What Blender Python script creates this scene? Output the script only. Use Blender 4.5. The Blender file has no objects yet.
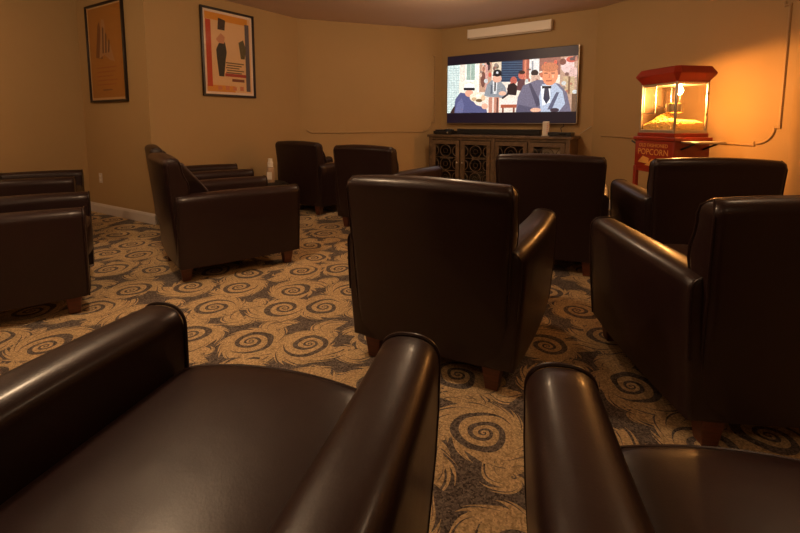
import bpy, bmesh, math, random
from math import sin, cos, pi, radians as R, atan2, hypot, sqrt
from mathutils import Vector, Matrix
random.seed(7)
S = bpy.context.scene
COL = S.collection

# ------------------------------------------------------------------ camera
CAM_H = 1.0798
cam = bpy.data.cameras.new('camera')
camo = bpy.data.objects.new('camera', cam)
COL.objects.link(camo)
camo.location = (0, 0, CAM_H)
camo.rotation_euler = (pi/2 - 0.1023, 0, 0)
cam.sensor_width = 36.0
cam.lens = 437.05/800*36
cam.shift_y = -99.72/800
cam.clip_start = 0.02
S.camera = camo

# ------------------------------------------------------------------ world + exposure
w = bpy.data.worlds.new('world'); S.world = w; w.use_nodes = True
w.node_tree.nodes['Background'].inputs[0].default_value = (1.0, 0.75, 0.5, 1)
w.node_tree.nodes['Background'].inputs[1].default_value = 0.02
S.view_settings.view_transform = 'Standard'
S.view_settings.look = 'None'
S.view_settings.gamma = 1
S.view_settings.use_curve_mapping = False
S.view_settings.exposure = 0.0

HC = 2.5
WARM = (1.0, 0.70, 0.43)
# added ceiling lights, out of view, to light room and ceiling: x, y, watts
ADDED_LAMPS = [(-1.15, 1.95, 54), (-3.7, 2.9, 20), (0.55, 4.55, 28), (1.9, 1.9, 7),
         (-0.9, -0.4, 7), (1.0, -0.9, 7), (-3.2, 0.2, 10)]
for (x, y, p) in ADDED_LAMPS:
    l = bpy.data.lights.new('added_ceiling_light', 'POINT'); l.shadow_soft_size = 0.07
    l.energy = p; l.color = WARM
    o = bpy.data.objects.new('added_ceiling_light', l); COL.objects.link(o)
    o.location = (x, y, HC - 0.19)

# ------------------------------------------------------------------ materials
def nt(name):
    m = bpy.data.materials.new(name); m.use_nodes = True
    return m, m.node_tree.nodes, m.node_tree.links, m.node_tree.nodes['Principled BSDF']
def simple(name, col, rough=0.5, metal=0.0, spec=0.5, noise=0.0, nscale=20, bump=0.0, bscale=60, emit=None, es=0, coat=0):
    m, N, L, b = nt(name)
    b.inputs['Base Color'].default_value = (*col, 1)
    b.inputs['Roughness'].default_value = rough
    b.inputs['Metallic'].default_value = metal
    b.inputs['Specular IOR Level'].default_value = spec
    b.inputs['Coat Weight'].default_value = coat
    tc = N.new('ShaderNodeTexCoord')
    if noise > 0:
        n = N.new('ShaderNodeTexNoise'); n.inputs['Scale'].default_value = nscale; n.inputs['Detail'].default_value = 4
        L.new(tc.outputs['Object'], n.inputs['Vector'])
        mx = N.new('ShaderNodeMix'); mx.data_type = 'RGBA'
        mx.inputs['A'].default_value = tuple(c*(1-noise) for c in col) + (1,)
        mx.inputs['B'].default_value = tuple(min(1, c*(1+noise)) for c in col) + (1,)
        L.new(n.outputs['Fac'], mx.inputs['Factor']); L.new(mx.outputs['Result'], b.inputs['Base Color'])
    if bump > 0:
        n = N.new('ShaderNodeTexNoise'); n.inputs['Scale'].default_value = bscale; n.inputs['Detail'].default_value = 3
        L.new(tc.outputs['Object'], n.inputs['Vector'])
        bp = N.new('ShaderNodeBump'); bp.inputs['Strength'].default_value = bump; bp.inputs['Distance'].default_value = 0.002
        L.new(n.outputs['Fac'], bp.inputs['Height']); L.new(bp.outputs['Normal'], b.inputs['Normal'])
    if emit:
        b.inputs['Emission Color'].default_value = (*emit, 1); b.inputs['Emission Strength'].default_value = es
    return m

def leather_mat():
    m, N, L, b = nt('brown_leather')
    tc = N.new('ShaderNodeTexCoord')
    n1 = N.new('ShaderNodeTexNoise'); n1.inputs['Scale'].default_value = 5; n1.inputs['Detail'].default_value = 3
    L.new(tc.outputs['Object'], n1.inputs['Vector'])
    mx = N.new('ShaderNodeMix'); mx.data_type = 'RGBA'
    mx.inputs['A'].default_value = (0.0175, 0.0078, 0.0072, 1); mx.inputs['B'].default_value = (0.024, 0.0108, 0.0100, 1)
    L.new(n1.outputs['Fac'], mx.inputs['Factor']); L.new(mx.outputs['Result'], b.inputs['Base Color'])
    b.inputs['Roughness'].default_value = 0.38
    b.inputs['Specular IOR Level'].default_value = 0.30
    b.inputs['Coat Weight'].default_value = 0.15; b.inputs['Coat Roughness'].default_value = 0.16
    v = N.new('ShaderNodeTexVoronoi'); v.inputs['Scale'].default_value = 260
    L.new(tc.outputs['Object'], v.inputs['Vector'])
    n2 = N.new('ShaderNodeTexNoise'); n2.inputs['Scale'].default_value = 9; n2.inputs['Detail'].default_value = 2
    L.new(tc.outputs['Object'], n2.inputs['Vector'])
    b1 = N.new('ShaderNodeBump'); b1.inputs['Strength'].default_value = 0.10; b1.inputs['Distance'].default_value = 0.001
    L.new(v.outputs['Distance'], b1.inputs['Height'])
    b2 = N.new('ShaderNodeBump'); b2.inputs['Strength'].default_value = 0.25; b2.inputs['Distance'].default_value = 0.006
    L.new(n2.outputs['Fac'], b2.inputs['Height']); L.new(b1.outputs['Normal'], b2.inputs['Normal'])
    L.new(b2.outputs['Normal'], b.inputs['Normal'])
    return m

class G:
    """small math graph builder"""
    def __init__(s, N, L): s.N = N; s.L = L
    def m(s, op, a, b=None, c=None, clamp=False):
        n = s.N.new('ShaderNodeMath'); n.operation = op; n.use_clamp = clamp
        for i, v in enumerate((a, b, c)):
            if v is None: continue
            if isinstance(v, (int, float)): n.inputs[i].default_value = v
            else: s.L.new(v, n.inputs[i])
        return n.outputs[0]
    def sm(s, x, lo, hi):
        n = s.N.new('ShaderNodeMapRange'); n.interpolation_type = 'SMOOTHSTEP'
        n.inputs['From Min'].default_value = lo; n.inputs['From Max'].default_value = hi
        s.L.new(x, n.inputs['Value']); return n.outputs[0]

def carpet_mat():
    m, N, L, b = nt('scroll_carpet')
    g = G(N, L)
    tc = N.new('ShaderNodeTexCoord')
    # gentle warp
    nz = N.new('ShaderNodeTexNoise'); nz.inputs['Scale'].default_value = 5.0; nz.inputs['Detail'].default_value = 1
    L.new(tc.outputs['Object'], nz.inputs['Vector'])
    sub = N.new('ShaderNodeVectorMath'); sub.operation = 'SUBTRACT'; sub.inputs[1].default_value = (.5, .5, .5)
    L.new(nz.outputs['Color'], sub.inputs[0])
    scl = N.new('ShaderNodeVectorMath'); scl.operation = 'SCALE'; scl.inputs['Scale'].default_value = 0.06
    L.new(sub.outputs[0], scl.inputs[0])
    add = N.new('ShaderNodeVectorMath'); add.operation = 'ADD'
    L.new(tc.outputs['Object'], add.inputs[0]); L.new(scl.outputs[0], add.inputs[1])
    SC = 2.9
    def rosette(scale, rnd, off, pitch, Rin, Rout, nleaf):
        mp = N.new('ShaderNodeVectorMath'); mp.operation = 'ADD'; mp.inputs[1].default_value = off
        L.new(add.outputs[0], mp.inputs[0])
        vo = N.new('ShaderNodeTexVoronoi'); vo.voronoi_dimensions = '2D'
        vo.inputs['Scale'].default_value = scale; vo.inputs['Randomness'].default_value = rnd
        L.new(mp.outputs[0], vo.inputs['Vector'])
        # local vector to cell point
        s1 = N.new('ShaderNodeVectorMath'); s1.operation = 'SUBTRACT'
        L.new(mp.outputs[0], s1.inputs[0]); L.new(vo.outputs['Position'], s1.inputs[1])
        sx = N.new('ShaderNodeSeparateXYZ'); L.new(s1.outputs[0], sx.inputs[0])
        sc = N.new('ShaderNodeSeparateColor'); L.new(vo.outputs['Color'], sc.inputs[0])
        r = g.m('SQRT', g.m('ADD', g.m('MULTIPLY', sx.outputs[0], sx.outputs[0]), g.m('MULTIPLY', sx.outputs[1], sx.outputs[1])))
        sgn = g.m('SUBTRACT', g.m('MULTIPLY', g.m('GREATER_THAN', sc.outputs[0], 0.5), 2.0), 1.0)
        th = g.m('MULTIPLY', g.m('ARCTAN2', sx.outputs[1], sx.outputs[0]), sgn)
        ph = g.m('ADD', g.m('MULTIPLY', th, 1/(2*pi)), g.m('MULTIPLY', sc.outputs[1], 1.0))
        # spiral stripes
        st = g.m('FRACT', g.m('SUBTRACT', g.m('MULTIPLY', g.m('LOGARITHM', g.m('DIVIDE', g.m('ADD', r, 0.012), 0.02), 2.71828), 1.0/pitch), ph))
        tri = g.m('ABSOLUTE', g.m('SUBTRACT', st, 0.5))             # 0 centre of stripe
        spiral = g.m('SUBTRACT', 1.0, g.sm(tri, 0.25, 0.31))
        inside = g.m('SUBTRACT', 1.0, g.sm(r, Rin-0.004, Rin+0.004))
        # serrated leaves swirling outward
        q = g.m('ADD', g.m('MULTIPLY', th, nleaf/(2*pi)), g.m('MULTIPLY', r, 26.0))
        saw = g.m('ABSOLUTE', g.m('SUBTRACT', g.m('FRACT', q), 0.5))   # 0..0.5
        # the leafy band grows with the spiral arm
        arm = g.m('FRACT', g.m('SUBTRACT', 0.25, ph))
        edge = g.m('ADD', Rin + 0.012, g.m('MULTIPLY', arm, Rout - Rin - 0.012))
        lim = g.m('ADD', edge, g.m('MULTIPLY', g.m('SUBTRACT', 0.25, saw), 0.075))
        d = g.m('SUBTRACT', r, lim)
        leaf = g.m('SUBTRACT', 1.0, g.sm(d, -0.004, 0.004))
        vein = g.sm(g.m('SUBTRACT', saw, g.m('MULTIPLY', g.sm(r, Rin, Rout), 0.13)), -0.03, 0.03)
        out = g.m('MULTIPLY', g.m('MULTIPLY', leaf, g.m('SUBTRACT', 1.0, inside)), vein)
        return g.m('ADD', g.m('MULTIPLY', spiral, inside), out), inside, leaf, r
    big, ins, leaf, r = rosette(SC, 0.42, (0.11, 0.07, 0), 0.72, 0.112, 0.205, 11)
    sm_, ins2, leaf2, r2 = rosette(4.2, 0.8, (0.31, 0.23, 0), 0.7, 0.012, 0.15, 7)
    # small leaf sprays only where no big rosette
    tot = g.m('MAXIMUM', big, g.m('MULTIPLY', sm_, g.m('SUBTRACT', 1.0, g.m('MAXIMUM', ins, leaf))), clamp=True)
    # pile speckle
    n = N.new('ShaderNodeTexNoise'); n.inputs['Scale'].default_value = 120; n.inputs['Detail'].default_value = 2
    L.new(tc.outputs['Object'], n.inputs['Vector'])
    vv = N.new('ShaderNodeTexVoronoi'); vv.inputs['Scale'].default_value = 175
    L.new(tc.outputs['Object'], vv.inputs['Vector'])
    vs = N.new('ShaderNodeSeparateColor'); L.new(vv.outputs['Color'], vs.inputs[0])
    fuzz = g.m('ADD', g.m('MULTIPLY', tot, 1.0), g.m('MULTIPLY', g.m('SUBTRACT', n.outputs['Fac'], 0.5), 1.1))
    msk = g.sm(fuzz, 0.35, 0.6)
    def mixc(f, A, B):
        mx = N.new('ShaderNodeMix'); mx.data_type = 'RGBA'
        L.new(f, mx.inputs['Factor'])
        for k, v in (('A', A), ('B', B)):
            if isinstance(v, tuple): mx.inputs[k].default_value = (*v, 1)
            else: L.new(v, mx.inputs[k])
        return mx.outputs['Result']
    dark = mixc(vs.outputs[0], (0.055, 0.042, 0.036), (0.23, 0.185, 0.155))
    tan = mixc(vs.outputs[1], (0.36, 0.245, 0.125), (0.74, 0.53, 0.29))
    c = mixc(msk, dark, tan)
    L.new(c, b.inputs['Base Color'])
    b.inputs['Roughness'].default_value = 0.95; b.inputs['Specular IOR Level'].default_value = 0.1
    h = g.m('ADD', g.m('MULTIPLY', vv.outputs['Distance'], -1.0), g.m('MULTIPLY', msk, 0.6))
    bp = N.new('ShaderNodeBump'); bp.inputs['Strength'].default_value = 0.6; bp.inputs['Distance'].default_value = 0.004
    L.new(h, bp.inputs['Height']); L.new(bp.outputs['Normal'], b.inputs['Normal'])
    return m

def wood_mat(name, c1, c2, rough=0.45, scale=6, stretch=(1, 1, 10)):
    m, N, L, b = nt(name)
    tc = N.new('ShaderNodeTexCoord'); mp = N.new('ShaderNodeMapping'); mp.inputs['Scale'].default_value = stretch
    L.new(tc.outputs['Object'], mp.inputs['Vector'])
    n = N.new('ShaderNodeTexNoise'); n.inputs['Scale'].default_value = scale; n.inputs['Detail'].default_value = 6; n.inputs['Distortion'].default_value = 1.2
    L.new(mp.outputs[0], n.inputs['Vector'])
    cr = N.new('ShaderNodeValToRGB'); cr.color_ramp.elements[0].color = (*c1, 1); cr.color_ramp.elements[1].color = (*c2, 1)
    cr.color_ramp.elements[0].position = .3; cr.color_ramp.elements[1].position = .7
    L.new(n.outputs['Fac'], cr.inputs[0]); L.new(cr.outputs[0], b.inputs['Base Color'])
    b.inputs['Roughness'].default_value = rough
    return m

def glass_mat(name, tint=(1, 1, 1), refl=0.03):
    m = bpy.data.materials.new(name); m.use_nodes = True
    N, L = m.node_tree.nodes, m.node_tree.links
    N.remove(N['Principled BSDF'])
    t = N.new('ShaderNodeBsdfTransparent'); t.inputs[0].default_value = (*tint, 1)
    gl = N.new('ShaderNodeBsdfGlossy'); gl.inputs['Roughness'].default_value = 0.03
    f = N.new('ShaderNodeLayerWeight')
    pw = N.new('ShaderNodeMath'); pw.operation = 'POWER'; pw.inputs[1].default_value = 4.0; L.new(f.outputs['Facing'], pw.inputs[0])
    ad = N.new('ShaderNodeMath'); ad.operation = 'MULTIPLY_ADD'; ad.inputs[1].default_value = 0.6; ad.inputs[2].default_value = refl
    L.new(pw.outputs[0], ad.inputs[0])
    mx = N.new('ShaderNodeMixShader'); L.new(ad.outputs[0], mx.inputs[0]); L.new(t.outputs[0], mx.inputs[1]); L.new(gl.outputs[0], mx.inputs[2])
    L.new(mx.outputs[0], N['Material Output'].inputs[0])
    return m

def attr_mat(name, emit=0.0, rough=0.5):
    m, N, L, b = nt(name)
    a = N.new('ShaderNodeAttribute'); a.attribute_name = 'Col'
    if emit > 0:
        b.inputs['Base Color'].default_value = (0.01, 0.01, 0.01, 1)
        tc = N.new('ShaderNodeTexCoord'); no = N.new('ShaderNodeTexNoise'); no.inputs['Scale'].default_value = 60; no.inputs['Detail'].default_value = 5
        L.new(tc.outputs['Object'], no.inputs['Vector'])
        mr = N.new('ShaderNodeMapRange'); mr.inputs['From Min'].default_value = .3; mr.inputs['From Max'].default_value = .7; mr.inputs['To Min'].default_value = .72; mr.inputs['To Max'].default_value = 1.25
        L.new(no.outputs['Fac'], mr.inputs['Value'])
        vm = N.new('ShaderNodeVectorMath'); vm.operation = 'SCALE'; L.new(a.outputs['Color'], vm.inputs[0]); L.new(mr.outputs[0], vm.inputs['Scale'])
        L.new(vm.outputs[0], b.inputs['Emission Color']); b.inputs['Emission Strength'].default_value = emit
        b.inputs['Roughness'].default_value = 0.42
    else:
        L.new(a.outputs['Color'], b.inputs['Base Color']); b.inputs['Roughness'].default_value = rough
    return m

M = {}
M['leather'] = leather_mat()
M['carpet'] = carpet_mat()
M['wall'] = simple('painted_wall', (0.445, 0.295, 0.132), 0.62, noise=0.03, nscale=3, bump=0.15, bscale=45, spec=0.3)
M['ceiling'] = simple('painted_ceiling', (0.68, 0.54, 0.45), 0.9, noise=0.03, nscale=2, bump=0.1, bscale=80)
M['mould'] = simple('painted_moulding', (0.41, 0.27, 0.125), 0.5)
M['trimwhite'] = simple('white_trim_paint', (0.62, 0.55, 0.50), 0.45)
M['leg'] = wood_mat('cherry_leg_wood', (0.07, 0.018, 0.008), (0.13, 0.035, 0.014), 0.35, 8)
M['cabwood'] = wood_mat('weathered_cabinet_wood', (0.075, 0.045, 0.022), (0.17, 0.105, 0.055), 0.5, 8, (1, 6, 1))
M['cabdark'] = wood_mat('dark_cabinet_back', (0.02, 0.013, 0.008), (0.035, 0.022, 0.014), 0.6, 8)
M['black'] = simple('black_plastic', (0.012, 0.011, 0.012), 0.35)
M['blackmatt'] = simple('black_cloth_grille', (0.01, 0.009, 0.009), 0.8)
M['frame'] = simple('dark_picture_frame', (0.014, 0.007, 0.005), 0.35)
M['bezel'] = simple('television_bezel', (0.02, 0.018, 0.018), 0.3)
M['bezel_silver'] = simple('television_silver_edge', (0.5, 0.42, 0.33), 0.35, metal=0.8)
M['white'] = simple('white_plastic', (0.80, 0.72, 0.62), 0.4)
M['screenbox'] = simple('white_casing', (0.92, 0.84, 0.74), 0.45)
M['red'] = simple('red_enamel', (0.30, 0.020, 0.007), 0.32, coat=0.3)
M['gold'] = simple('gold_lettering', (0.75, 0.36, 0.08), 0.45)
M['alu'] = simple('brushed_aluminium', (0.62, 0.58, 0.52), 0.35, metal=0.9)
M['steel'] = simple('polished_steel', (0.7, 0.66, 0.6), 0.18, metal=1.0)
M['glass'] = glass_mat('clear_glass')
M['cabglass'] = glass_mat('cabinet_glass', (0.85, 0.85, 0.82), 0.10)
M['popcorn'] = simple('popcorn_yellow', (0.70, 0.46, 0.13), 0.8, noise=0.25, nscale=40)
M['panel'] = simple('pale_satin_panel', (0.14, 0.10, 0.07), 0.4, metal=0.3)
M['bulb'] = simple('glowing_bulb', (1, .8, .5), 0.5, emit=(1.0, 0.62, 0.25), es=40)
M['added_lamp'] = simple('added_lamp_glow', (1, .9, .7), 0.5, emit=(1.0, 0.72, 0.42), es=4)  # glow for the bowls of the added, unseen ceiling lamps
M['tan'] = simple('tan_bottle_plastic', (0.42, 0.28, 0.17), 0.35)
M['led'] = simple('red_dots', (0.6, 0.08, 0.03), 0.4)
M['screen'] = attr_mat('screen_picture_light', 1.25)
M['poster'] = attr_mat('printed_poster', 0, 0.6)
M['screenoff'] = simple('black_screen_glass', (0.006, 0.005, 0.008), 0.12)
M['bars'] = simple('screen_black_bars', (0.006, 0.005, 0.008), 0.42, emit=(0.10, 0.05, 0.20), es=0.05)

# ------------------------------------------------------------------ mesh helpers
class MB:
    def __init__(s): s.v = []; s.f = []; s.c = []
    def add(s, vs, fs, col=None):
        o = len(s.v); s.v += [tuple(v) for v in vs]; s.f += [tuple(i+o for i in f) for f in fs]; s.c += [col]*len(fs); return s
    def box(s, c, d, rz=0, top=1.0, topy=None):
        topy = top if topy is None else topy
        vs = []
        for z in (-.5, .5):
            k = top if z > 0 else 1; ky = topy if z > 0 else 1
            for x, y in ((-.5, -.5), (.5, -.5), (.5, .5), (-.5, .5)):
                X, Y = x*d[0]*k, y*d[1]*ky
                vs.append((c[0]+X*cos(rz)-Y*sin(rz), c[1]+X*sin(rz)+Y*cos(rz), c[2]+z*d[2]))
        return s.add(vs, [(3, 2, 1, 0), (4, 5, 6, 7), (0, 1, 5, 4), (1, 2, 6, 5), (2, 3, 7, 6), (3, 0, 4, 7)])
    def loft(s, rings, cap=True, closed=True):
        n = len(rings[0]); vs = [p for r in rings for p in r]; fs = []
        for i in range(len(rings)-1):
            for j in range(n if closed else n-1):
                a = i*n+j; b = i*n+(j+1) % n
                fs.append((a, b, b+n, a+n))
        if cap:
            fs.append(tuple(reversed(range(n)))); fs.append(tuple(range((len(rings)-1)*n, len(rings)*n)))
        return s.add(vs, fs)
    def tube(s, pts, r, n=8, cap=True):
        pts = [Vector(p) for p in pts]; rings = []
        up = Vector((0, 0, 1)); prev = None
        for i, p in enumerate(pts):
            t = (pts[min(i+1, len(pts)-1)] - pts[max(i-1, 0)]).normalized()
            if prev is None:
                a = t.cross(up if abs(t.z) < .9 else Vector((1, 0, 0))).normalized()
            else:
                a = (prev - t*prev.dot(t)).normalized()
            prev = a; b = t.cross(a)
            rr = r[i] if isinstance(r, (list, tuple)) else r
            rings.append([p + a*cos(2*pi*k/n)*rr + b*sin(2*pi*k/n)*rr for k in range(n)])
        return s.loft(rings, cap)
    def lathe(s, prof, c=(0, 0, 0), n=24):
        return s.loft([[(c[0]+r*cos(2*pi*k/n), c[1]+r*sin(2*pi*k/n), c[2]+z) for k in range(n)] for r, z in prof])
    def poly(s, pts, col=None): return s.add(pts, [tuple(range(len(pts)))], col)
    def prism(s, poly, z0, z1):
        return s.loft([[(x, y, z0) for x, y in poly], [(x, y, z1) for x, y in poly]])
    def build(s, name, mat, parent=None, loc=None, bevel=0, smooth=True, ang=38, seg=2):
        me = bpy.data.meshes.new(name); me.from_pydata(s.v, [], s.f); me.materials.append(mat)
        if any(c is not None for c in s.c):
            at = me.color_attributes.new('Col', 'FLOAT_COLOR', 'CORNER')
            for p in me.polygons:
                c = s.c[p.index] or (0, 0, 0)
                for li in p.loop_indices: at.data[li].color = (*c, 1)
        bm = bmesh.new(); bm.from_mesh(me)
        if not s.c or s.c[0] is None: bmesh.ops.recalc_face_normals(bm, faces=bm.faces)
        bm.to_mesh(me); bm.free()
        if smooth:
            me.polygons.foreach_set('use_smooth', [True]*len(me.polygons)); me.set_sharp_from_angle(angle=R(ang))
        me.update()
        o = bpy.data.objects.new(name, me); COL.objects.link(o)
        if loc: o.location = loc
        if parent: o.parent = parent
        if bevel:
            b = o.modifiers.new('bevel', 'BEVEL'); b.width = bevel; b.segments = seg; b.limit_method = 'ANGLE'; b.angle_limit = R(40)
        return o
def tag(o, label, cat, group=None, kind=None):
    o['label'] = label; o['category'] = cat
    if group: o['group'] = group
    if kind: o['kind'] = kind
    return o
def empty(name, loc, rz=0):
    o = bpy.data.objects.new(name, None); COL.objects.link(o); o.empty_display_size = .1
    o.location = loc; o.rotation_euler = (0, 0, rz); return o
def struct(o): o['kind'] = 'structure'; return o
def kids(o): return [c for c in bpy.data.objects if c.parent == o]
def copy_tree(o, parent=None):
    ch = kids(o); c = o.copy(); COL.objects.link(c); c.parent = parent
    for k in ch: copy_tree(k, c)
    return c
def srgb(r, g, b):
    f = lambda c: ((c/255+.055)/1.055)**2.4 if c > 10 else c/255/12.92
    return (f(r), f(g), f(b))

# ------------------------------------------------------------------ room
CV = (-2.584, 4.543); AC = (-3.791, 5.279); L1 = (-1.422, 6.211); L3 = (0.649, 6.933)
R1 = (2.492, 5.676); R2 = (3.345, 3.760); BR = (3.20, -2.3)
LW = (-5.34, 2.71); BL = (-5.34, -2.3)
ring = [AC, CV, L1, L3, R1, R2, BR, BL, LW]
def ang(a, b): return atan2(b[1]-a[1], b[0]-a[0])
fl = MB().prism([(-6.0, -2.9), (4.0, -2.9), (4.0, 7.4), (-6.0, 7.4)], -0.06, 0.0).build('floor', M['carpet'], smooth=False); struct(fl)
ce = MB().prism([(-6.0, -2.9), (4.0, -2.9), (4.0, 7.4), (-6.0, 7.4)], HC, HC+0.08).build('ceiling', M['ceiling'], smooth=False); struct(ce)
names = ['wall_alcove', 'wall_poster', 'wall_back', 'wall_television', 'wall_right', 'wall_side', 'wall_rear', 'wall_left', 'wall_left_alcove']
T = 0.10
def line_off(i, d):
    a, b = ring[i], ring[(i+1) % len(ring)]; t = ang(a, b)
    return (a[0]-sin(t)*d, a[1]+cos(t)*d), t
def corner(i, d):     # intersection of the lines i-1 and i, both moved outwards by d
    (p, t), (q, s_) = line_off(i-1 if i else len(ring)-1, d), line_off(i, d)
    den = cos(t)*sin(s_)-sin(t)*cos(s_)
    k = ((q[0]-p[0])*sin(s_)-(q[1]-p[1])*cos(s_))/den
    return (p[0]+cos(t)*k, p[1]+sin(t)*k)
bn = 0
for i, nm in enumerate(names):
    j = (i+1) % len(ring)
    a, b = ring[i], ring[j]
    struct(MB().prism([a, b, corner(j, T), corner(i, T)], 0, HC).build(nm, M['wall'], smooth=False))
    # baseboard with a moulded top
    a2, b2 = corner(i, -0.016), corner(j, -0.016); a3, b3 = corner(i, -0.008), corner(j, -0.008)
    mb = MB().loft([[(a[0], a[1], 0), (a2[0], a2[1], 0), (a2[0], a2[1], .085), (a3[0], a3[1], .105), (a[0], a[1], .112)],
                    [(b[0], b[1], 0), (b2[0], b2[1], 0), (b2[0], b2[1], .085), (b3[0], b3[1], .105), (b[0], b[1], .112)]])
    struct(mb.build('baseboard_'+nm[5:], M['trimwhite'], smooth=False))

def wframe(o, th, u, off=0):
    """point on a wall: u along it, off into the room"""
    return (o[0]+cos(th)*u+sin(th)*off, o[1]+sin(th)*u-cos(th)*off)
def moulding(name, o, th, paths, r=0.011):
    mb = MB()
    for p in paths:
        # rectangular-ish bar swept along (u, z) path, projecting 14 mm
        n = len(p); rings = []
        for k, (u, z) in enumerate(p):
            a = p[max(k-1, 0)]; b = p[min(k+1, n-1)]
            tx, tz = b[0]-a[0], b[1]-a[1]; l = hypot(tx, tz); nx, nz = -tz/l, tx/l
            ring_ = []
            for s_, off in ((-r, 0.0), (-r, .007), (-r*.4, .016), (r*.4, .016), (r, .007), (r, 0.0)):
                x, y = wframe(o, th, u+nx*s_, off); ring_.append((x, y, z+nz*s_))
            rings.append(ring_)
        mb.loft(rings)
    return struct(mb.build(name, M['mould'], ang=30))
def arc(cx, cz, r, a0, a1, n=12): return [(cx+r*cos(R(a0+(a1-a0)*k/n)), cz+r*sin(R(a0+(a1-a0)*k/n))) for k in range(n+1)]
# panel moulding, right wall
tR = ang(R1, R2)
moulding('trim_1', R1, tR, [[(0.145, .905), (1.835, .868)], [(1.835, .860), (1.835, .902)],
    arc(1.845, 1.025, .142, -88, 0), [(1.978, 1.030), (2.030, 1.030)], [(2.022, 1.035), (2.026, 2.075)], [(2.036, 2.072), (1.985, 2.072)],
    [(1.990, 2.06), (1.985, 2.10)]])
tB = ang(L1, L3)
moulding('trim_2', L1, tB, [[(0.20, .925), (1.90, .925)], arc(0.20, 1.06, .135, 180, 268, 8)[4:], [(1.90, .920), (1.90, .955)], arc(1.905, 1.07, .13, -88, 0),
    [(2.03, 1.075), (2.085, 1.075)], [(2.079, 1.075), (2.079, 2.09)], [(2.085, 2.09), (2.045, 2.09)]])

# lamp bodies made up for the added lights, unseen overhead
for k, (x, y, p) in enumerate(ADDED_LAMPS):
    e = empty('added_ceiling_lamp', (x, y, HC))
    MB().lathe([(0, 0), (.150, 0), (.152, -.012), (.145, -.022), (0, -.022)], n=32).build('metal_rim', M['alu'], e)
    MB().lathe([(0, -.022), (.138, -.022), (.130, -.045), (.105, -.068), (.06, -.085), (0, -.09)], n=32).build('glass_bowl', M['added_lamp'], e)
    tag(e, 'added round lamp on the ceiling, out of view, lighting the room', 'ceiling lamp', 'added ceiling lamps out of view')

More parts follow.
